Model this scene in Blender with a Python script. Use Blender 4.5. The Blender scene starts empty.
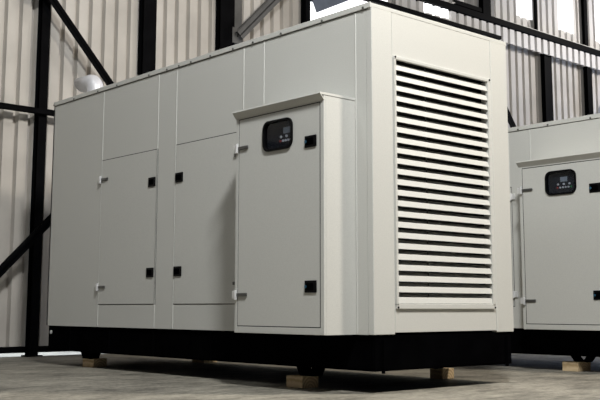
import bpy, bmesh, math, random
from mathutils import Vector, Matrix
random.seed(4)
scene = bpy.context.scene
col = scene.collection
ZG = 0.372                      # height of the enclosure's underside above the floor

# ------------------------------------------------------------------ camera
cam_d = bpy.data.cameras.new('camera')
cam = bpy.data.objects.new('camera', cam_d); col.objects.link(cam)
YAW, PITCH, ROLL, F = 0.8427, 0.1390, 0.0013, 982.4
fwd = Vector((math.cos(PITCH)*math.cos(YAW), math.cos(PITCH)*math.sin(YAW), math.sin(PITCH)))
r0 = fwd.cross(Vector((0, 0, 1))).normalized(); u0 = r0.cross(fwd)
rr = math.cos(ROLL)*r0 + math.sin(ROLL)*u0; uu = -math.sin(ROLL)*r0 + math.cos(ROLL)*u0
M = Matrix((rr, uu, -fwd)).transposed().to_4x4()
M.translation = Vector((-4.5878, -4.4336, 0.1722+ZG))
cam.matrix_world = M
cam_d.sensor_width = 36; cam_d.lens = F*36/600
cam_d.shift_y = -29.65/600      # principal point at y=170.35
cam_d.clip_end = 200
scene.camera = cam

# ------------------------------------------------------------------ light
vs = scene.view_settings
vs.view_transform = 'Standard'; vs.look = 'None'; vs.gamma = 1; vs.use_curve_mapping = False
vs.exposure = 0.0
w = bpy.data.worlds.new('world'); scene.world = w; w.use_nodes = True
w.node_tree.nodes['Background'].inputs[0].default_value = (0.80, 0.86, 1.0, 1)
w.node_tree.nodes['Background'].inputs[1].default_value = 0.045

def area(name, loc, target, sx, sy, power, color):
    d = bpy.data.lights.new(name, 'AREA'); d.shape = 'RECTANGLE'; d.size = sx; d.size_y = sy
    d.energy = power; d.color = color
    o = bpy.data.objects.new(name, d); col.objects.link(o)
    o.location = loc
    o.rotation_euler = (Vector(target)-Vector(loc)).to_track_quat('-Z', 'Y').to_euler()
    return o
def spot(name, loc, target, cone, power, color, blend=1.0, rad=0.4):
    d = bpy.data.lights.new(name, 'SPOT'); d.energy = power; d.color = color; d.spot_size = math.radians(cone); d.spot_blend = blend; d.shadow_soft_size = rad
    o = bpy.data.objects.new(name, d); col.objects.link(o); o.location = loc
    o.rotation_euler = (Vector(target)-Vector(loc)).to_track_quat('-Z', 'Y').to_euler(); return o
area('bay_light_front_right', (3.15, -3.6, 6.3), (0.8, 0, 1.2), 0.8, 0.8, 400, (1.0, 0.91, 0.79))
area('bay_light_front', (-2.5, -3.5, 6.9), (0, 0.8, 1.6), 0.8, 0.8, 620, (0.985, 0.995, 0.985))
area('bay_light_left', (-3.8, 1.6, 8.2), (0, 1.2, 1.2), 1.0, 1.0, 75, (0.95, 1.0, 0.99))
spot('wall_grading_spot', (4.4, 1.6, 6.6), (1.2, 6.0, 4.6), 86, 300, (1.0, 0.95, 0.88))  # unseen spot added; its cone grades the wall and keeps the floor dark
spot('rib_contrast_spot', (15.5, 1.8, 7.0), (10.2, 6.0, 5.2), 84, 1500, (1.0, 0.95, 0.90))  # unseen spot added from the right to give the cladding ribs contrast
area('low_blue_floor_fill', (19.0, 3.6, 1.3), (6.0, 2.6, 0.4), 3.0, 2.2, 1100, (0.62, 0.74, 1.0))  # unseen low lamp added for bluish light on the floor beyond
area('daylight_outside', (6.0, 9.5, 4.0), (6.0, 8.5, 0.0), 26.0, 3.0, 3000, (0.82, 0.9, 1.0))

# ------------------------------------------------------------------ materials
def mat(name, base, rough=0.5, metal=0.0, noise=None, bump=None, spec=0.5):
    m = bpy.data.materials.new(name); m.use_nodes = True
    nt = m.node_tree; b = nt.nodes['Principled BSDF']
    b.inputs['Base Color'].default_value = (*base, 1)
    b.inputs['Roughness'].default_value = rough; b.inputs['Metallic'].default_value = metal
    b.inputs['Specular IOR Level'].default_value = spec
    tc = nt.nodes.new('ShaderNodeTexCoord')
    if noise:
        sc, amt = noise
        n = nt.nodes.new('ShaderNodeTexNoise'); n.inputs['Scale'].default_value = sc; n.inputs['Detail'].default_value = 5
        nt.links.new(tc.outputs['Object'], n.inputs['Vector'])
        r = nt.nodes.new('ShaderNodeValToRGB')
        r.color_ramp.elements[0].position = 0.3; r.color_ramp.elements[1].position = 0.7
        r.color_ramp.elements[0].color = (*[c*(1-amt) for c in base], 1)
        r.color_ramp.elements[1].color = (*[min(1, c*(1+amt)) for c in base], 1)
        nt.links.new(n.outputs['Fac'], r.inputs['Fac']); nt.links.new(r.outputs['Color'], b.inputs['Base Color'])
    if bump:
        sc, st = bump
        n = nt.nodes.new('ShaderNodeTexNoise'); n.inputs['Scale'].default_value = sc; n.inputs['Detail'].default_value = 3
        nt.links.new(tc.outputs['Object'], n.inputs['Vector'])
        bp = nt.nodes.new('ShaderNodeBump'); bp.inputs['Strength'].default_value = st; bp.inputs['Distance'].default_value = 0.01
        nt.links.new(n.outputs['Fac'], bp.inputs['Height']); nt.links.new(bp.outputs['Normal'], b.inputs['Normal'])
    return m
PAINT = mat('cream_grey_powder_coat', (0.555, 0.555, 0.525), 0.45, noise=(130, 0.045), bump=(260, 0.12))
PAINT_IN = mat('dark_interior', (0.012, 0.012, 0.012), 0.8)
BLACK = mat('black_paint', (0.0015, 0.0015, 0.0018), 0.6, noise=(6, 0.3), spec=0.0)
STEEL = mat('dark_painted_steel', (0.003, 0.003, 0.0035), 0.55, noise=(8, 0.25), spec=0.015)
LITSTEEL = mat('lit_grey_steel', (0.075, 0.073, 0.07), 0.5, noise=(9, 0.2))  # lighter grey puts the catching light into the steel's colour
BLUESTEEL = mat('blue_grey_steel', (0.10, 0.12, 0.16), 0.5, noise=(5, 0.2))
RUBBER = mat('black_rubber', (0.003, 0.003, 0.0035), 0.4, spec=0.08)
CHROME = mat('chrome', (0.8, 0.8, 0.8), 0.3, 0.35)
DULL = mat('dull_hinge_steel', (0.13, 0.13, 0.125), 0.4, 0.7)
PANEL = mat('charcoal_control_panel', (0.014, 0.017, 0.026), 0.5, spec=0.2)
LCD = mat('grey_display', (0.25, 0.28, 0.32), 0.3)
LCD.node_tree.nodes['Principled BSDF'].inputs['Emission Color'].default_value = (0.6, 0.7, 0.8, 1); LCD.node_tree.nodes['Principled BSDF'].inputs['Emission Strength'].default_value = 0.05  # faint glow added to lift the display behind the glass
WHITEB = mat('pale_button', (0.6, 0.6, 0.62), 0.4)
REDB = mat('red_button', (0.35, 0.03, 0.03), 0.4)
GREENB = mat('green_button', (0.03, 0.25, 0.08), 0.4)
for m_ in (WHITEB, REDB, GREENB):  # slight glow added so the buttons show in the dark window recess
    b_ = m_.node_tree.nodes['Principled BSDF']; b_.inputs['Emission Color'].default_value = b_.inputs['Base Color'].default_value; b_.inputs['Emission Strength'].default_value = 0.10
KEYBLUE = mat('blue_key_disc', (0.015, 0.09, 0.16), 0.4)
PIPE = mat('galvanised_pale_steel', (0.62, 0.62, 0.65), 0.38, 0.15, noise=(10, 0.08))
CLAD = mat('pale_corrugated_cladding', (0.48, 0.452, 0.415), 0.55, noise=(2.2, 0.10))
CLADW = mat('white_corrugated_cladding', (0.58, 0.56, 0.54), 0.5, noise=(2.2, 0.08))
FLASH = mat('pale_flashing', (0.6, 0.59, 0.56), 0.5)

def m_glass():
    m = bpy.data.materials.new('window_glass'); m.use_nodes = True; nt = m.node_tree; nt.nodes.clear()
    o = nt.nodes.new('ShaderNodeOutputMaterial'); mx = nt.nodes.new('ShaderNodeMixShader')
    t = nt.nodes.new('ShaderNodeBsdfTransparent'); t.inputs[0].default_value = (0.8, 0.82, 0.85, 1)
    g = nt.nodes.new('ShaderNodeBsdfGlossy'); g.inputs['Roughness'].default_value = 0.05
    lw = nt.nodes.new('ShaderNodeLayerWeight'); pw = nt.nodes.new('ShaderNodeMath'); pw.operation = 'POWER'; pw.inputs[1].default_value = 4
    nt.links.new(lw.outputs['Facing'], pw.inputs[0]); f = nt.nodes.new('ShaderNodeMath'); f.operation = 'MULTIPLY_ADD'; f.inputs[1].default_value = 0.5; f.inputs[2].default_value = 0.03
    nt.links.new(pw.outputs[0], f.inputs[0])
    nt.links.new(f.outputs[0], mx.inputs[0]); nt.links.new(t.outputs[0], mx.inputs[1]); nt.links.new(g.outputs[0], mx.inputs[2])
    nt.links.new(mx.outputs[0], o.inputs[0]); return m
GLASS = m_glass()
def m_emit(name, c, s):
    m = bpy.data.materials.new(name); m.use_nodes = True; b = m.node_tree.nodes['Principled BSDF']
    b.inputs['Base Color'].default_value = (0.8, 0.8, 0.8, 1)
    b.inputs['Emission Color'].default_value = (*c, 1); b.inputs['Emission Strength'].default_value = s; return m
SKYL = m_emit('daylit_translucent_sheet', (0.97, 0.98, 1.0), 1.6)

def m_concrete():
    m = bpy.data.materials.new('worn_concrete'); m.use_nodes = True; nt = m.node_tree; b = nt.nodes['Principled BSDF']
    tc = nt.nodes.new('ShaderNodeTexCoord')
    def noise(scale, detail, rot=0, stretch=(1, 1, 1)):
        mp = nt.nodes.new('ShaderNodeMapping'); mp.inputs['Scale'].default_value = stretch; mp.inputs['Rotation'].default_value = (0, 0, rot)
        nt.links.new(tc.outputs['Object'], mp.inputs['Vector'])
        n = nt.nodes.new('ShaderNodeTexNoise'); n.inputs['Scale'].default_value = scale; n.inputs['Detail'].default_value = detail
        n.inputs['Roughness'].default_value = 0.65
        nt.links.new(mp.outputs[0], n.inputs['Vector']); return n.outputs['Fac']
    a = noise(1.1, 8); c = noise(26, 6); e = noise(3.0, 6, 0.5, (1, 3.0, 1))
    ad = nt.nodes.new('ShaderNodeMath'); ad.operation = 'MULTIPLY_ADD'; ad.inputs[1].default_value = 0.45
    nt.links.new(a, ad.inputs[0]); 
    ad2 = nt.nodes.new('ShaderNodeMath'); ad2.operation = 'MULTIPLY_ADD'; ad2.inputs[1].default_value = 0.40
    nt.links.new(e, ad2.inputs[0])
    m3 = nt.nodes.new('ShaderNodeMath'); m3.operation = 'MULTIPLY'; m3.inputs[1].default_value = 0.35
    nt.links.new(c, m3.inputs[0]); nt.links.new(m3.outputs[0], ad2.inputs[2]); nt.links.new(ad2.outputs[0], ad.inputs[2])
    r = nt.nodes.new('ShaderNodeValToRGB'); r.color_ramp.elements[0].position = 0.48; r.color_ramp.elements[1].position = 0.74
    r.color_ramp.elements[0].color = (0.075, 0.070, 0.058, 1); r.color_ramp.elements[1].color = (0.40, 0.372, 0.31, 1)
    nt.links.new(ad.outputs[0], r.inputs[0]); nt.links.new(r.outputs[0], b.inputs['Base Color'])
    b.inputs['Roughness'].default_value = 0.55; b.inputs['Specular IOR Level'].default_value = 0.25
    bp = nt.nodes.new('ShaderNodeBump'); bp.inputs['Strength'].default_value = 0.25; bp.inputs['Distance'].default_value = 0.01
    nt.links.new(c, bp.inputs['Height']); nt.links.new(bp.outputs[0], b.inputs['Normal'])
    return m
CONC = m_concrete()
def m_wood():
    m = bpy.data.materials.new('raw_pine'); m.use_nodes = True; nt = m.node_tree; b = nt.nodes['Principled BSDF']
    tc = nt.nodes.new('ShaderNodeTexCoord'); wv = nt.nodes.new('ShaderNodeTexWave'); wv.wave_type = 'RINGS'; wv.rings_direction = 'Y'
    wv.inputs['Scale'].default_value = 14; wv.inputs['Distortion'].default_value = 3; wv.inputs['Detail'].default_value = 3
    nt.links.new(tc.outputs['Object'], wv.inputs['Vector'])
    r = nt.nodes.new('ShaderNodeValToRGB'); r.color_ramp.elements[0].color = (0.46, 0.33, 0.18, 1); r.color_ramp.elements[1].color = (0.68, 0.53, 0.33, 1)
    nt.links.new(wv.outputs['Fac'], r.inputs[0]); nt.links.new(r.outputs[0], b.inputs['Base Color']); b.inputs['Roughness'].default_value = 0.8
    return m
WOOD = m_wood()

# ------------------------------------------------------------------ mesh helpers
class MB:
    def __init__(s): s.bm = bmesh.new()
    def box(s, x0, x1, y0, y1, z0, z1, bev=0.0, seg=1):
        b = bmesh.new(); bmesh.ops.create_cube(b, size=1)
        for v in b.verts: v.co = Vector(((x0+x1)/2+v.co.x*(x1-x0), (y0+y1)/2+v.co.y*(y1-y0), (z0+z1)/2+v.co.z*(z1-z0)))
        if bev: bmesh.ops.bevel(b, geom=b.edges[:], offset=bev, segments=seg, affect='EDGES', profile=0.5)
        s.merge(b); return s
    def merge(s, b):
        me = bpy.data.meshes.new('tmp'); b.to_mesh(me); b.free(); s.bm.from_mesh(me); bpy.data.meshes.remove(me)
    def prism(s, pts, vec):
        """closed polygon (list of 3-D points) extruded along vec"""
        b = bmesh.new(); a = [b.verts.new(p) for p in pts]; c = [b.verts.new(Vector(p)+Vector(vec)) for p in pts]
        b.faces.new(a); b.faces.new(c[::-1])
        for i in range(len(pts)):
            j = (i+1) % len(pts); b.faces.new((a[i], c[i], c[j], a[j]))
        bmesh.ops.recalc_face_normals(b, faces=b.faces[:]); s.merge(b); return s
    def bar(s, p, q, wd, dp, side=Vector((0, 1, 0)), bev=0.0):
        """rectangular bar from p to q; dp measured along 'side'"""
        p, q = Vector(p), Vector(q); d = (q-p).normalized(); e = Vector(side).normalized(); n = d.cross(e).normalized()
        pts = [p+n*wd/2*a+e*dp/2*c for a, c in ((-1, -1), (1, -1), (1, 1), (-1, 1))]
        return s.prism(pts, q-p)
    def cyl(s, p, q, r, n=16, r2=None):
        p, q = Vector(p), Vector(q); b = bmesh.new()
        bmesh.ops.create_cone(b, segments=n, radius1=r, radius2=r if r2 is None else r2, depth=(q-p).length, cap_ends=True)
        rot = (q-p).to_track_quat('Z', 'Y').to_matrix().to_4x4(); rot.translation = (p+q)/2
        b.transform(rot); s.merge(b); return s
    def quad(s, *pts):
        vs_ = [s.bm.verts.new(p) for p in pts]; s.bm.faces.new(vs_); return s
    def build(s, name, m, parent=None, smooth=False):
        me = bpy.data.meshes.new(name); s.bm.to_mesh(me); s.bm.free(); me.materials.append(m)
        if smooth:
            for p in me.polygons: p.use_smooth = True
        o = bpy.data.objects.new(name, me); col.objects.link(o)
        if parent: o.parent = parent
        return o
def tag(o, label, cat, group=None):
    o['label'] = label; o['category'] = cat
    if group: o['group'] = group
    return o
def struct(o): o['kind'] = 'structure'; return o
def empty(name, loc):
    o = bpy.data.objects.new(name, None); col.objects.link(o); o.location = loc; o.empty_display_size = 0.2; return o

# ------------------------------------------------------------------ setting (world z: floor = 0)
b = MB(); b.box(-14, 26, -12, 16, -0.2, 0); struct(b.build('floor', CONC))

YW = 6.0
def corrugated(b, x0, x1, z0, z1, y, pitch=0.182, depth=0.062, phase=0.0, thick=0.004):
    prof = []; x = x0; k = math.floor((x0-phase)/pitch)
    while True:
        base = phase+k*pitch
        for u, dd in ((0.0, 0), (0.62, 0), (0.70, 1), (0.92, 1)):
            xx = base+u*pitch
            if x0 < xx < x1: prof.append((xx, y+dd*depth))
        if base > x1: break
        k += 1
    def yat(x):
        u = ((x-phase)/pitch) % 1.0
        if u < .62: return y
        if u < .70: return y+depth*(u-.62)/.08
        if u < .92: return y+depth
        return y+depth*(1-(u-.92)/.08)
    prof = [(x0, yat(x0))]+prof+[(x1, yat(x1))]
    prof.sort()
    bm = b.bm
    f0 = [bm.verts.new((px, py, z0)) for px, py in prof]; f1 = [bm.verts.new((px, py, z1)) for px, py in prof]
    g0 = [bm.verts.new((px, py+thick, z0)) for px, py in prof]; g1 = [bm.verts.new((px, py+thick, z1)) for px, py in prof]
    for i in range(len(prof)-1):
        bm.faces.new((f0[i], f0[i+1], f1[i+1], f1[i])); bm.faces.new((g0[i+1], g0[i], g1[i], g1[i+1]))
        bm.faces.new((f0[i+1], f0[i], g0[i], g0[i+1])); bm.faces.new((f1[i], f1[i+1], g1[i+1], g1[i]))
    return b
RAIL0 = ZG-0.330
b = MB()
corrugated(b, -12, 4.9, RAIL0+0.02, 5.3, YW, phase=2.349-0.7*0.182-0.02)
corrugated(b, -12, 4.9, 5.3, 9.0, YW, phase=2.349-0.7*0.182-0.02)
corrugated(b, 4.9, 6.6, RAIL0+0.02, ZG+4.2, YW)
corrugated(b, 6.6, 25, RAIL0+0.02, ZG+5.15, YW, pitch=0.205, depth=0.07)
struct(b.build('wall_back', CLAD))
wins = [(10.05, 10.55), (11.42, 11.93), (12.72, 13.3), (14.1, 14.7)]
b = MB(); xs = 6.6
for a, c in wins: corrugated(b, xs, a, ZG+5.15, 9.0, YW, pitch=0.205, depth=0.07); corrugated(b, a, c, ZG+5.15, ZG+5.52, YW, pitch=0.205, depth=0.07); xs = c
corrugated(b, xs, 25, ZG+5.15, 9.0, YW, pitch=0.205, depth=0.07); corrugated(b, 4.9, 6.6, ZG+5.15, 9.0, YW)
# hanging lower edge of the upper cladding, in front of the columns
corrugated(b, 6.62, 7.29, ZG+4.87, ZG+5.14, 5.85, pitch=0.205, depth=0.07)
corrugated(b, 7.29, 7.95, ZG+4.87, ZG+4.985, 5.85, pitch=0.205, depth=0.07)
corrugated(b, 7.95, 25, ZG+4.87, ZG+5.14, 5.85, pitch=0.205, depth=0.07)
struct(b.build('wall_back_upper', CLADW))
for i, (a, c) in enumerate(wins):
    b = MB(); corrugated(b, a, c, ZG+5.52, 9.0, YW, pitch=0.205, depth=0.07); struct(b.build('window_%d' % (i+1), SKYL))
b = MB(); corrugated(b, 7.29, 7.95, ZG+4.985, ZG+5.14, 5.85, pitch=0.205, depth=0.07); struct(b.build('window_5', SKYL))
b = MB(); b.box(4.9, 6.6, YW+0.01, YW+0.03, ZG+4.2, ZG+5.15); struct(b.build('window_6', SKYL))
b = MB(); b.box(-12, 25, YW-0.06, YW+0.04, RAIL0, ZG-0.262, 0.004); struct(b.build('trim_1', STEEL))

G_COL = 'black steel columns along the back wall'
def column(x0, x1, z0, z1, label, y0=5.87, y1=5.985, grey=None, m=STEEL):
    r = empty('steel_column', ((x0+x1)/2, (y0+y1)/2, z0)); rx, ry = r.location.x, r.location.y
    t = 0.012; hz = z1-z0; b = MB()
    b.box(x0-rx, x1-rx, y0-ry, y0-ry+t, 0, hz, 0.002); b.build('front_flange', m, r)
    b = MB(); b.box(x0-rx, x1-rx, y1-ry-t, y1-ry, 0, hz, 0.002); b.build('rear_flange', m, r)
    b = MB(); b.box(-t/2, t/2, y0-ry+t, y1-ry-t, 0, hz); b.build('web', m, r)
    if z0 < 0.1:
        b = MB(); b.box(x0-rx-0.04, x1-rx+0.04, y0-ry-0.03, y1-ry+0.01, 0, 0.015, 0.002); b.build('base_plate', m, r)
    if grey:  # lit side of the flange put in as a lighter grey strip
        b = MB(); b.box(grey[0]-rx, grey[1]-rx, y0-ry+0.03, y1-ry, 0, hz, 0.002); b.build('lit_flange_strip', LITSTEEL, r)['label'] = 'grey strip standing for the lit flange side of the column'
    tag(r, label, 'column', G_COL); return r
column(0.565, 0.67, 0.0, 8.9, 'black steel column left of the large generator, leftmost column in view')
column(1.95, 2.14, 0.0, 8.9, 'black steel column rising behind the large generator roof, first column right of the diagonal brace')
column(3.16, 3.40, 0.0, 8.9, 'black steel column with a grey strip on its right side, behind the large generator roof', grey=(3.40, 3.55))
column(4.71, 4.80, 0.0, 8.9, 'black steel column at the left edge of the bright window, behind the large generator roof')
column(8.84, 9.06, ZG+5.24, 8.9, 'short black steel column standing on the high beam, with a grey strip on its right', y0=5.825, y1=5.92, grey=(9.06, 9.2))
column(10.74, 10.98, 0.0, ZG+5.0, 'broad black steel column under the corrugated edge, above the small generator', y0=5.895)
column(12.19, 12.36, 0.0, ZG+5.0, 'black steel column at the far right, above the small generator latches', y0=5.895)
column(10.57, 10.61, ZG+5.2, 8.9, 'thin black post right of the narrow bright window above the beam', y0=5.92)
column(12.20, 12.32, ZG+5.2, 8.9, 'black post between the two rightmost bright windows above the beam', y0=5.92)
def steelbar(name, p, q, wd, dp, label, cat, m=STEEL, y=5.90, plates=True):
    p = Vector((p[0], y, p[1]+ZG)); q = Vector((q[0], y, q[1]+ZG)); r = empty(name, p)
    b = MB(); d = q-p; n = d.normalized().cross(Vector((0, 1, 0)))
    b.bar(Vector((0, 0, 0)), d, 0.014, dp); b.bar(n*(wd/2-0.006)+Vector((0, dp/2, 0)), d+n*(wd/2-0.006)+Vector((0, dp/2, 0)), 0.012, dp*0.6)
    b.bar(Vector((0, -dp/2+0.006, 0)), d+Vector((0, -dp/2+0.006, 0)), wd, 0.012)
    b.build('bar', m, r)
    if plates:
        for e in (d*0.01, d*0.99):
            b = MB(); b.box(e.x-0.09, e.x+0.09, dp/2, dp/2+0.01, e.z-0.11, e.z+0.11, 0.002); b.build('gusset_plate', m, r)
    tag(r, label, cat); return r
steelbar('diagonal_brace', (0.50, 3.86), (1.90, 2.31), 0.10, 0.07, 'black diagonal brace running down right from the leftmost column towards the exhaust outlet', 'brace', y=5.775)
steelbar('diagonal_brace', (-0.85, -0.43), (1.9, 2.43), 0.08, 0.06, 'black diagonal brace rising from lower left across the leftmost column to the large generator', 'brace', y=5.69)
steelbar('diagonal_brace', (3.44, 3.84), (4.67, 5.10), 0.13, 0.07, 'grey diagonal brace rising right from the column with the grey strip', 'brace', m=LITSTEEL, y=5.83)
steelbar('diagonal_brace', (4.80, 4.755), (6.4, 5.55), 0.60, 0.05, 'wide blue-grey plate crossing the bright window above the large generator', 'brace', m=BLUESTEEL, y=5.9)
steelbar('diagonal_brace', (8.95, 4.32), (9.95, 3.02), 0.14, 0.07, 'dark diagonal brace descending behind the small generator, next to the large generator edge', 'brace', y=5.9)
steelbar('diagonal_brace', (12.4, 3.74), (13.6, 4.84), 0.16, 0.07, 'dark diagonal brace at the right edge above the small generator', 'brace', y=5.77)
def rail(name, x0, x1, z0, z1, y0, y1, label, cat, m=STEEL):
    r = empty(name, (x0, y0, z0+ZG)); hz = z1-z0; L = x1-x0; dy = y1-y0; t = 0.014
    b = MB(); b.box(0, L, 0, t, 0, hz, 0.003); b.build('web', m, r)
    b = MB(); b.box(0, L, t, dy, hz-t, hz); b.build('top_flange', m, r)
    b = MB(); b.box(0, L, t, dy, 0, t); b.build('bottom_flange', m, r)
    tag(r, label, cat); return r
rail('horizontal_girt', -11, 4.9, 2.375, 2.44, 5.815, 5.868, 'thin black horizontal girt crossing the left wall behind the large generator', 'beam')
rail('steel_beam', 5.0, 24, 5.155, 5.26, 5.82, 5.92, 'long black horizontal beam along the top right with corrugated edge below', 'beam')
b = MB(); b.box(9.4, 24, 5.83, 5.92, ZG+5.256, ZG+5.275, 0.002); struct(b.build('trim_2', FLASH))
rail('steel_rail', 5.0, 9.26, 4.86, 4.92, 5.76, 5.84, 'dark thin rail under the corrugated edge, just above the large generator roof', 'beam')
rail('bracket_arm', 8.1, 8.83, 5.28, 5.36, 5.84, 5.92, 'short dark horizontal arm left of the short column on the beam', 'bracket')

# ------------------------------------------------------------------ generator set
BLK = 0.08                                   # timber block height
def genset(X0, Y0, H, BH, zs, dz, label, W=1.4815, L=4.4087, hatch_top=1.505, us=0.0, y1=1.078):
    cbw = y1
    root = empty('generator_set', (X0, Y0, BLK))
    O = ZG-BLK+dz                            # enclosure underside in root space
    def B(): return MB()
    def bx(b, x0, x1, y0, y1, z0, z1, bev=0.0): return b.box(x0, x1, y0, y1, z0+O, z1+O, bev)
    t = 0.02
    # enclosure shell with an opening in the front for the louvre
    la, lb, lc, ld = 0.206, 1.257, 0.165, H-0.330
    b = B()
    bx(b, 0, t, 0.051, L, 0, H-0.002)                       # left side
    bx(b, W-t, W, 0.051, L, 0, H-0.002)
    bx(b, 0, W, L-t, L, 0, H-0.002)
    bx(b, 0, W, 0, L, H-0.03, H, 0.003)              # roof
    enc = b.build('enclosure', PAINT, root)
    b = B(); bx(b, 0, 0.199, -0.001, 0.05, 0, H-0.028, 0.003); b.build('corner_post', PAINT, root)
    b = B(); bx(b, W-0.199, W, -0.001, 0.05, 0, H-0.028, 0.003); b.build('corner_post', PAINT, root)
    b = B(); bx(b, 0.202, W-0.202, 0.001, 0.04, ld, H-0.03, 0.002); b.build('front_header', PAINT, root)
    b = B(); bx(b, 0.202, W-0.202, 0.001, 0.04, 0.012, lc, 0.002)
    bx(b, 0.198, la, 0.002, 0.04, lc-0.004, ld+0.004); bx(b, lb, W-0.198, 0.002, 0.04, lc-0.004, ld+0.004)
    b.build('front_sill', PAINT, root)
    b = B(); bx(b, 0.03, W-0.03, 0.20, 0.22, 0.02, H-0.04); bx(b, 0.03, W-0.03, 0.06, 0.2, 0.02, 0.04); b.build('dark_interior_box', PAINT_IN, root)  # black box added as the dark inside behind the louvre
    # louvre panel
    lv = B(); fw = 0.026
    bx(lv, la, lb, -0.014, 0.006, ld-fw, ld, 0.003); bx(lv, la, lb, -0.014, 0.006, lc, lc+fw+0.01, 0.003)
    bx(lv, la, la+fw-0.008, -0.014, 0.05, lc+fw, ld-fw); bx(lv, lb-fw-0.004, lb, -0.014, 0.05, lc+fw, ld-fw)
    frame = lv.build('louver_frame', PAINT, root)
    z_a, z_b = lc+fw+0.012, ld-fw; N = 23 if H > 2 else 19; pt = (z_b-z_a)/N
    me0 = None; xa, xb = la+fw-0.009, lb-fw-0.003
    for k in range(N):
        if me0 is None:
            b = B(); h = pt*0.60; th = 0.0035
            prof = [(0.046, h+0.012), (0.040, h+0.012), (-0.006, 0.006), (-0.006, 0.0), (0.004, 0.0), (0.004, 0.004), (0.0, 0.006), (0.046, h+0.006)]
            prof = [(0.050, 0.064), (0.0, 0.034), (-0.010, 0.0), (-0.006, 0.0), (0.003, 0.032), (0.050, 0.060)]
            b.prism([(xa, y, z) for y, z in prof], (xb-xa, 0, 0)); o = b.build('louver_blade', PAINT, frame); me0 = o
        else: o = me0.copy(); col.objects.link(o)
        o.location = (0, 0, O+z_a+k*pt)
    b = B()
    for xx in (0.56,): b.cyl((xx, 0.022, O+z_a), (xx, 0.022, O+z_b), 0.004, 8)
    b.build('louver_stay', DULL, frame)
    for sx in (la+0.010, lb-0.010):
        for sz in (lc+0.010, ld-0.010):
            b = B(); b.cyl((sx, -0.014, O+sz), (sx, -0.019, O+sz), 0.007, 10); b.build('screw', RUBBER, frame)
    # roof lip on both long sides with rivets
    for side in (0, 1):
        b = B(); x = -0.010 if side == 0 else W-0.001
        bx(b, x, x+0.011, 0.0, L, H-0.034, H+0.004, 0.002); lip = b.build('roof_lip', PAINT, root)
        b = B(); x = -0.0015 if side == 0 else W-0.001
        bx(b, x, x+0.0025, 0.03, L-0.01, H-0.039, H-0.0345); b.build('sealing_strip', RUBBER, lip)
        if side == 0:
            for y in (4.395, 3.995, 3.542, 3.206, 2.678, 2.401, 2.224, 2.052, 1.784, 1.49, 1.242, 0.914, 0.471, 0.066):
                b = B(); b.cyl((-0.009, y, O+H-0.026), (-0.015, y, O+H-0.026), 0.009, 10); b.build('rivet', DULL, lip)
    # vertical panel seams
    for y in (3.445, 2.533, 2.262, 1.364, 1.121, 0.150):
        b = B(); b.prism([(0.002, y-0.009, O+0.004), (-0.004, y-0.003, O+0.004), (-0.004, y+0.003, O+0.004), (0.002, y+0.009, O+0.004)], (0, 0, H-0.045))
        b.build('panel_seam', PAINT, root)
    # side doors
    def latch(parent, x, yc, zc, s=0.5, wd=0.105, hg=0.080):
        b = B(); bx(b, x-0.008, x+0.002, yc-wd/2, yc+wd/2, zc-hg/2, zc+hg/2, 0.003)
        b.bm.faces.ensure_lookup_table(); l = b.build('latch', RUBBER, parent)
        return l
    def latch_detail(root_, x, yc, zc):
        b = B(); bx(b, x-0.013, x-0.007, yc-0.030, yc+0.038, zc-0.022, zc+0.022, 0.004); return b
    def hinge(parent, x, ys, zc, d):
        """leaf at the seam ys, arm running in direction d along y"""
        b = B(); bx(b, x-0.010, x+0.001, min(ys, ys-d*0.045), max(ys, ys-d*0.045), zc-0.028, zc+0.028, 0.003)
        b.cyl((x-0.014, ys, O+zc-0.034), (x-0.014, ys, O+zc+0.034), 0.011, 12); hg = b.build('hinge_leaf', CHROME, parent)
        hg['label'] = 'chrome hinge leaf'
        b = B(); bx(b, x-0.012, x+0.001, min(ys, ys+d*0.115), max(ys, ys+d*0.115), zc-0.012, zc+0.012, 0.003); b.build('hinge_arm', DULL, parent)
    dz0, dz1 = 0.203, hatch_top
    for (y0, y1, yl, yh, d) in ((2.525, 3.435, 2.600, 3.440, -1), (1.345, 2.250, 2.197, 1.345, 1)):
        # dark shadow gap frame behind the door leaf
        b = B(); bx(b, -0.0015, 0.0005, y0-0.004, y1+0.004, dz0-0.006, dz1+0.006); gp = b.build('door_gap_shade', RUBBER, root)
        b = B(); bx(b, -0.004, 0.0, y0, y1, dz0, dz1, 0.001); door = b.build('side_door', PAINT, root)
        for zc in ((1.232, 0.464) if H > 2 else (1.12, 0.40)):
            latch(door, -0.004, yl, zc)
            b = latch_detail(door, -0.004, yl, zc); b.build('latch_paddle', BLACK, door)
        for zc in ((1.33, 0.354) if H > 2 else (1.22, 0.31)): hinge(door, -0.004, yh, zc, d)
    # control box ----------------------------------------------------
    P = 0.29; y0 = 0.156; y1 = cbw; Z = lambda z: z*zs
    cb = B(); ring_r = 0.055
    wy0, wy1, wz0, wz1 = 0.462, 0.766, Z(1.448)-0.207, Z(1.448)
    # shell without front
    bx(cb, -P+0.02, 0, y0, y0+0.015, 0.0, BH-0.02); bx(cb, -P+0.02, 0, y1-0.015, y1, 0.0, BH-0.02)
    bx(cb, -P+0.021, -0.001, y0+0.014, y1-0.014, 0.001, 0.015); bx(cb, -P+0.021, -0.001, y0+0.014, y1-0.014, BH-0.035, BH-0.02)
    # front frame around the door
    dy0, dy1, dzb, dzt = 0.196, y1-0.038, 0.050, Z(1.505)
    bx(cb, -P, -P+0.02, y0, dy0-0.006, 0, BH-0.02, 0.002); bx(cb, -P, -P+0.02, dy1+0.006, y1, 0, BH-0.02, 0.002)
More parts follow.
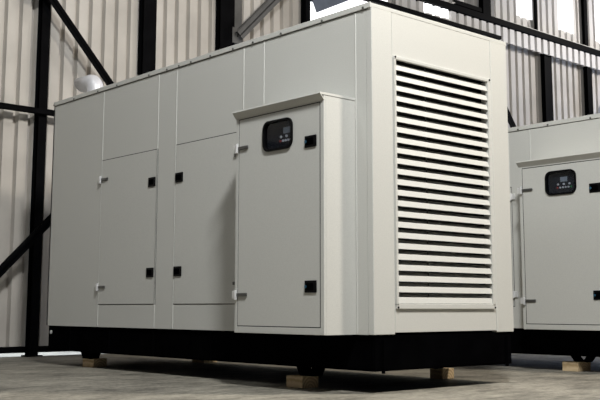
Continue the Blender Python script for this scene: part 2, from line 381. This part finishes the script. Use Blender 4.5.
    bx(cb, -P, -P+0.02, dy0-0.006, dy1+0.006, 0, dzb-0.006, 0.002); bx(cb, -P, -P+0.02, dy0-0.006, dy1+0.006, dzt+0.006, BH-0.02, 0.002)
    box = cb.build('control_box', PAINT, root)
    b = B(); b.prism([(x, y0-0.003, z+O) for x, z in ((0.0, BH), (-P-0.034, BH-0.002), (-P-0.036, BH-0.012), (-P-0.002, BH-0.052), (-P+0.004, BH-0.052), (-P-0.022, BH-0.018), (0.0, BH-0.018))], (0, y1-y0+0.006, 0)); b.build('rain_hood', PAINT, box)
    b = B()
    for a0, a1, c0, c1 in ((dy0-0.006, dy0, dzb-0.006, dzt+0.006), (dy1, dy1+0.006, dzb-0.006, dzt+0.006), (dy0, dy1, dzb-0.006, dzb), (dy0, dy1, dzt, dzt+0.006)):
        bx(b, -P+0.001, -P+0.009, a0, a1, c0, c1)
    b.build('door_seam_shade', RUBBER, box)  # black strips fill the seam to paint its shade
    b = B(); bx(b, -P+0.0102, -P+0.016, dy0-0.01, dy1+0.01, dzb-0.01, wz0-0.02); bx(b, -P+0.0102, -P+0.016, dy0-0.01, dy1+0.01, wz1+0.02, dzt+0.01)
    bx(b, -P+0.0102, -P+0.016, dy0-0.01, wy0-0.02, wz0-0.02, wz1+0.02); bx(b, -P+0.0102, -P+0.016, wy1+0.02, dy1+0.01, wz0-0.02, wz1+0.02)
    b.build('door_gap_shade', RUBBER, box)  # black backing puts shade into the gap round the cabinet door
    # door leaf with a rounded window opening
    def rloop(a0, a1, b0, b1, r, n=6):
        out = []
        for cx_, cz_, a in ((a1-r, b1-r, 0), (a0+r, b1-r, 90), (a0+r, b0+r, 180), (a1-r, b0+r, 270)):
            for k in range(n+1):
                an = math.radians(a+90*k/n); out.append((cx_+r*math.cos(an), cz_+r*math.sin(an)))
        return out
    inner = rloop(wy0, wy1, wz0, wz1, ring_r); n6 = 7
    corners = [(dy1, dzt), (dy0, dzt), (dy0, dzb), (dy1, dzb)]
    b = B(); bm = b.bm
    for xx, flip in ((-P, False), (-P+0.01, True)):
        vi = [bm.verts.new((xx, y, z+O)) for y, z in inner]; vc = [bm.verts.new((xx, y, z+O)) for y, z in corners]
        for c in range(4):
            for k in range(6):
                f = (vc[c], vi[c*7+k], vi[c*7+k+1]); bm.faces.new(f if not flip else f[::-1])
            f = (vc[c], vi[c*7+6], vi[(c*7+7) % 28], vc[(c+1) % 4]); bm.faces.new(f if not flip else f[::-1])
        if not flip: s0, c0 = vi, vc
        else:
            for i in range(28): bm.faces.new((s0[i], s0[(i+1) % 28], vi[(i+1) % 28], vi[i]))
            for i in range(4): bm.faces.new((c0[i], vc[i], vc[(i+1) % 4], c0[(i+1) % 4]))
    bmesh.ops.recalc_face_normals(bm, faces=bm.faces[:])
    b.build('cabinet_door', PAINT, box)
    # gasket
    b = B(); bm = b.bm; o1 = rloop(wy0-0.003, wy1+0.003, wz0-0.003, wz1+0.003, ring_r+0.003); i1 = rloop(wy0+0.012, wy1-0.012, wz0+0.012, wz1-0.012, ring_r-0.012)
    L4 = []
    for lp, xx in ((o1, -P+0.001), (o1, -P-0.012), (i1, -P-0.012), (i1, -P+0.02)): L4.append([bm.verts.new((xx, y, z+O)) for y, z in lp])
    for j in range(3):
        for i in range(28): bm.faces.new((L4[j][i], L4[j][(i+1) % 28], L4[j+1][(i+1) % 28], L4[j+1][i]))
    bmesh.ops.recalc_face_normals(bm, faces=bm.faces[:]); b.build('window_gasket', RUBBER, box)
    b = B(); b.prism([(-P+0.004, y, z+O) for y, z in rloop(wy0+0.011, wy1-0.011, wz0+0.011, wz1-0.011, ring_r-0.011)], (0.003, 0, 0)); b.build('window_pane', GLASS, box)
    # control panel behind the glass
    xp = -P+0.026; b = B(); bx(b, xp, xp+0.02, wy0-0.04, wy1+0.04, wz0-0.04, wz1+0.04); b.build('control_panel', PANEL, box)
    # (left in the photo is larger y)
    py = lambda u: wy1-u*(wy1-wy0); pz = lambda v: wz1-v*(wz1-wz0)
    def pbox(nm, m, u0, u1, v0, v1, dpt=0.006):
        u0 += us; u1 += us
        b = B(); bx(b, xp-dpt, xp+0.001, py(u1), py(u0), pz(v1), pz(v0), 0.001); return b.build(nm, m, box)
    pbox('display', LCD, 0.44, 0.66, 0.26, 0.46)
    for u in (0.36, 0.55, 0.74):
        b = B(); b.cyl((xp, py(u+us), O+pz(0.56)), (xp-0.008, py(u+us), O+pz(0.56)), 0.009, 12); b.build('button', WHITEB, box)
    for i, u in enumerate((0.34, 0.43, 0.52, 0.61, 0.70, 0.79)):
        b = B(); b.cyl((xp, py(u+us), O+pz(0.70)), (xp-0.008, py(u+us), O+pz(0.70)), 0.008, 12); b.build('button', REDB if i == 0 else GREENB if i == 5 else WHITEB, box)
    for zc in (Z(1.258), Z(0.308)):
        latch(box, -P, 0.280, zc, wd=0.112, hg=0.078)
        b = latch_detail(box, -P, 0.280, zc); b.build('latch_paddle', BLACK, box)
        b = B(); b.cyl((-P-0.008, 0.318, O+zc), (-P-0.0155, 0.318, O+zc), 0.010, 12); b.build('key_disc', KEYBLUE, box)
    for zc in (Z(1.300), Z(0.262)): hinge(box, -P, y1-0.026, zc, -1)
    # base frame --------------------------------------------------------
    bb = -0.226
    for x, nm in ((0.016, 0), (W-0.036, 1)):
        b = B(); bx(b, x, x+0.02, 0.02, L-0.02, bb, 0.0, 0.002); bx(b, (x if x < 1 else x-0.05), (x+0.07 if x < 1 else x+0.02), 0.02, L-0.02, bb-0.006, bb+0.010, 0.002)
        b.build('base_rail', BLACK, root)
    for y in (0.012, L-0.032):
        b = B(); bx(b, 0.02, W-0.02, y, y+0.02, bb, -0.002, 0.002); bx(b, 0.02, W-0.02, y, y+0.06, bb-0.006, bb+0.008, 0.002); b.build('base_end_plate', BLACK, root)
    b = B(); bx(b, 0.03, W-0.03, 0.03, L-0.03, -0.16, -0.02); b.build('fuel_tank', BLACK, root)
    for y in (1.3, 2.2, 3.1):
        b = B(); bx(b, 0.03, W-0.03, y, y+0.10, bb+0.01, -0.02, 0.003); b.build('cross_member', BLACK, root)
    for y in (0.5, 1.1, 1.75, 2.55, 3.25, 3.95):
        b = B(); bx(b, 0.004, 0.018, y, y+0.012, bb, -0.004); b.build('stiffener_rib', BLACK, root)
    for x in (0.085, W-0.09):
        b = B(); bx(b, x-0.004, x+0.004, -0.012, 0.014, bb-0.02, -0.03); b.build('stiffener_rib', BLACK, root)
    b = B(); b.cyl((0.017, 4.332, O-0.062), (0.008, 4.332, O-0.062), 0.018, 14); b.build('bolt', CHROME, root)['label'] = 'bright bolt head at the far end of the base'
    # feet: plate, two splayed legs
    for x in (0.02, W-0.17):
        for y in (0.70, 3.71):
            b = B(); xc = x+0.075; hy = 0.10
            zf = -O
            bx(b, xc-0.06, xc+0.06, y-0.055, y+0.055, zf-0.0, zf+0.012, 0.002)
            for sg in (-1, 1):
                b.bar((xc, y+sg*0.045, O+zf+0.006), (xc, y+sg*0.088, O+bb+0.004), 0.03, 0.10, side=(1, 0, 0))
            b.build('support_foot', BLACK, root)
    # exhaust outlet elbow on the roof
    if us:
        b = B(); bm = b.bm; path = []; rad = 0.082; bend = 0.09; cx_, cy_ = 0.25, 4.05; dirv = Vector((0, 1, 0))
        path.append((Vector((cx_, cy_, O+H-0.01)), Vector((0, 0, 1)))); path.append((Vector((cx_, cy_, O+H+0.11)), Vector((0, 0, 1))))
        for k in range(1, 9):
            a = math.radians(88*k/8); c = Vector((cx_, cy_, O+H+0.11))
            path.append((c+dirv*bend*(1-math.cos(a))+Vector((0, 0, bend*math.sin(a))), dirv*math.sin(a)+Vector((0, 0, 1))*math.cos(a)))
        e = path[-1]; path.append((e[0]+e[1]*0.20, e[1]))
        rings = []
        for i, (p, d) in enumerate(path):
            s_ = d.cross(Vector((dirv.y, -dirv.x, 0))).normalized(); q = Vector((dirv.y, -dirv.x, 0)); ring = []
            for k in range(24):
                an = 2*math.pi*k/24; off = (s_*math.cos(an)+q*math.sin(an))
                sl = d*(off.z*0.05) if i == len(path)-1 else Vector()
                ring.append((p, off, sl))
            rings.append(ring)
        vo = [[bm.verts.new(p+o_*rad+sl) for p, o_, sl in r_] for r_ in rings]; vi = [[bm.verts.new(p+o_*(rad-0.006)+sl) for p, o_, sl in r_] for r_ in rings]
        for i in range(len(rings)-1):
            for k in range(24):
                j = (k+1) % 24; bm.faces.new((vo[i][k], vo[i][j], vo[i+1][j], vo[i+1][k])); bm.faces.new((vi[i][j], vi[i][k], vi[i+1][k], vi[i+1][j]))
        for k in range(24): j = (k+1) % 24; bm.faces.new((vo[-1][k], vo[-1][j], vi[-1][j], vi[-1][k]))
        b.build('exhaust_outlet', PIPE, root, smooth=True)['label'] = 'pale metal exhaust elbow on the roof'
        b = B(); b.cyl((cx_, cy_, O+H), (cx_, cy_, O+H+0.02), rad+0.04, 24); b.build('exhaust_flange', PIPE, root)
    tag(root, label, 'generator')
    return root
genset(0, 0, 2.2, 1.570, 1.0, 0.0, 'large pale grey enclosed generator with front louvers, filling the middle of the picture', us=0.16)
genset(3.02, -0.24, 1.875, 1.492, 0.945, -0.012, 'smaller pale grey enclosed generator behind at the right edge, control window facing left', hatch_top=1.31, y1=1.048)

# ------------------------------------------------------------------ timber blocks under the feet
def block(x, y, sx, sy, label, rot=0.0):
    b = MB(); b.box(-sx/2, sx/2, -sy/2, sy/2, 0, BLK-0.0005, 0.003); o = b.build('timber_block', WOOD)
    o.location = (x, y, 0); o.rotation_euler.z = rot
    tag(o, label, 'wood block', 'timber blocks under the generators'); return o
block(0.045, 0.735, 0.15, 0.17, 'pale timber block under the near left foot of the large generator')
block(0.155, 3.74, 0.14, 0.20, 'pale timber block under the far left foot of the large generator')
block(1.44, 0.66, 0.14, 0.13, 'shaded timber block under the right foot of the large generator, behind its front edge')
block(3.065, 0.50, 0.20, 0.16, 'pale timber block under the smaller generator at the right edge')
block(1.39, 3.71, 0.17, 0.20, 'shaded timber block deep under the rear of the large generator')
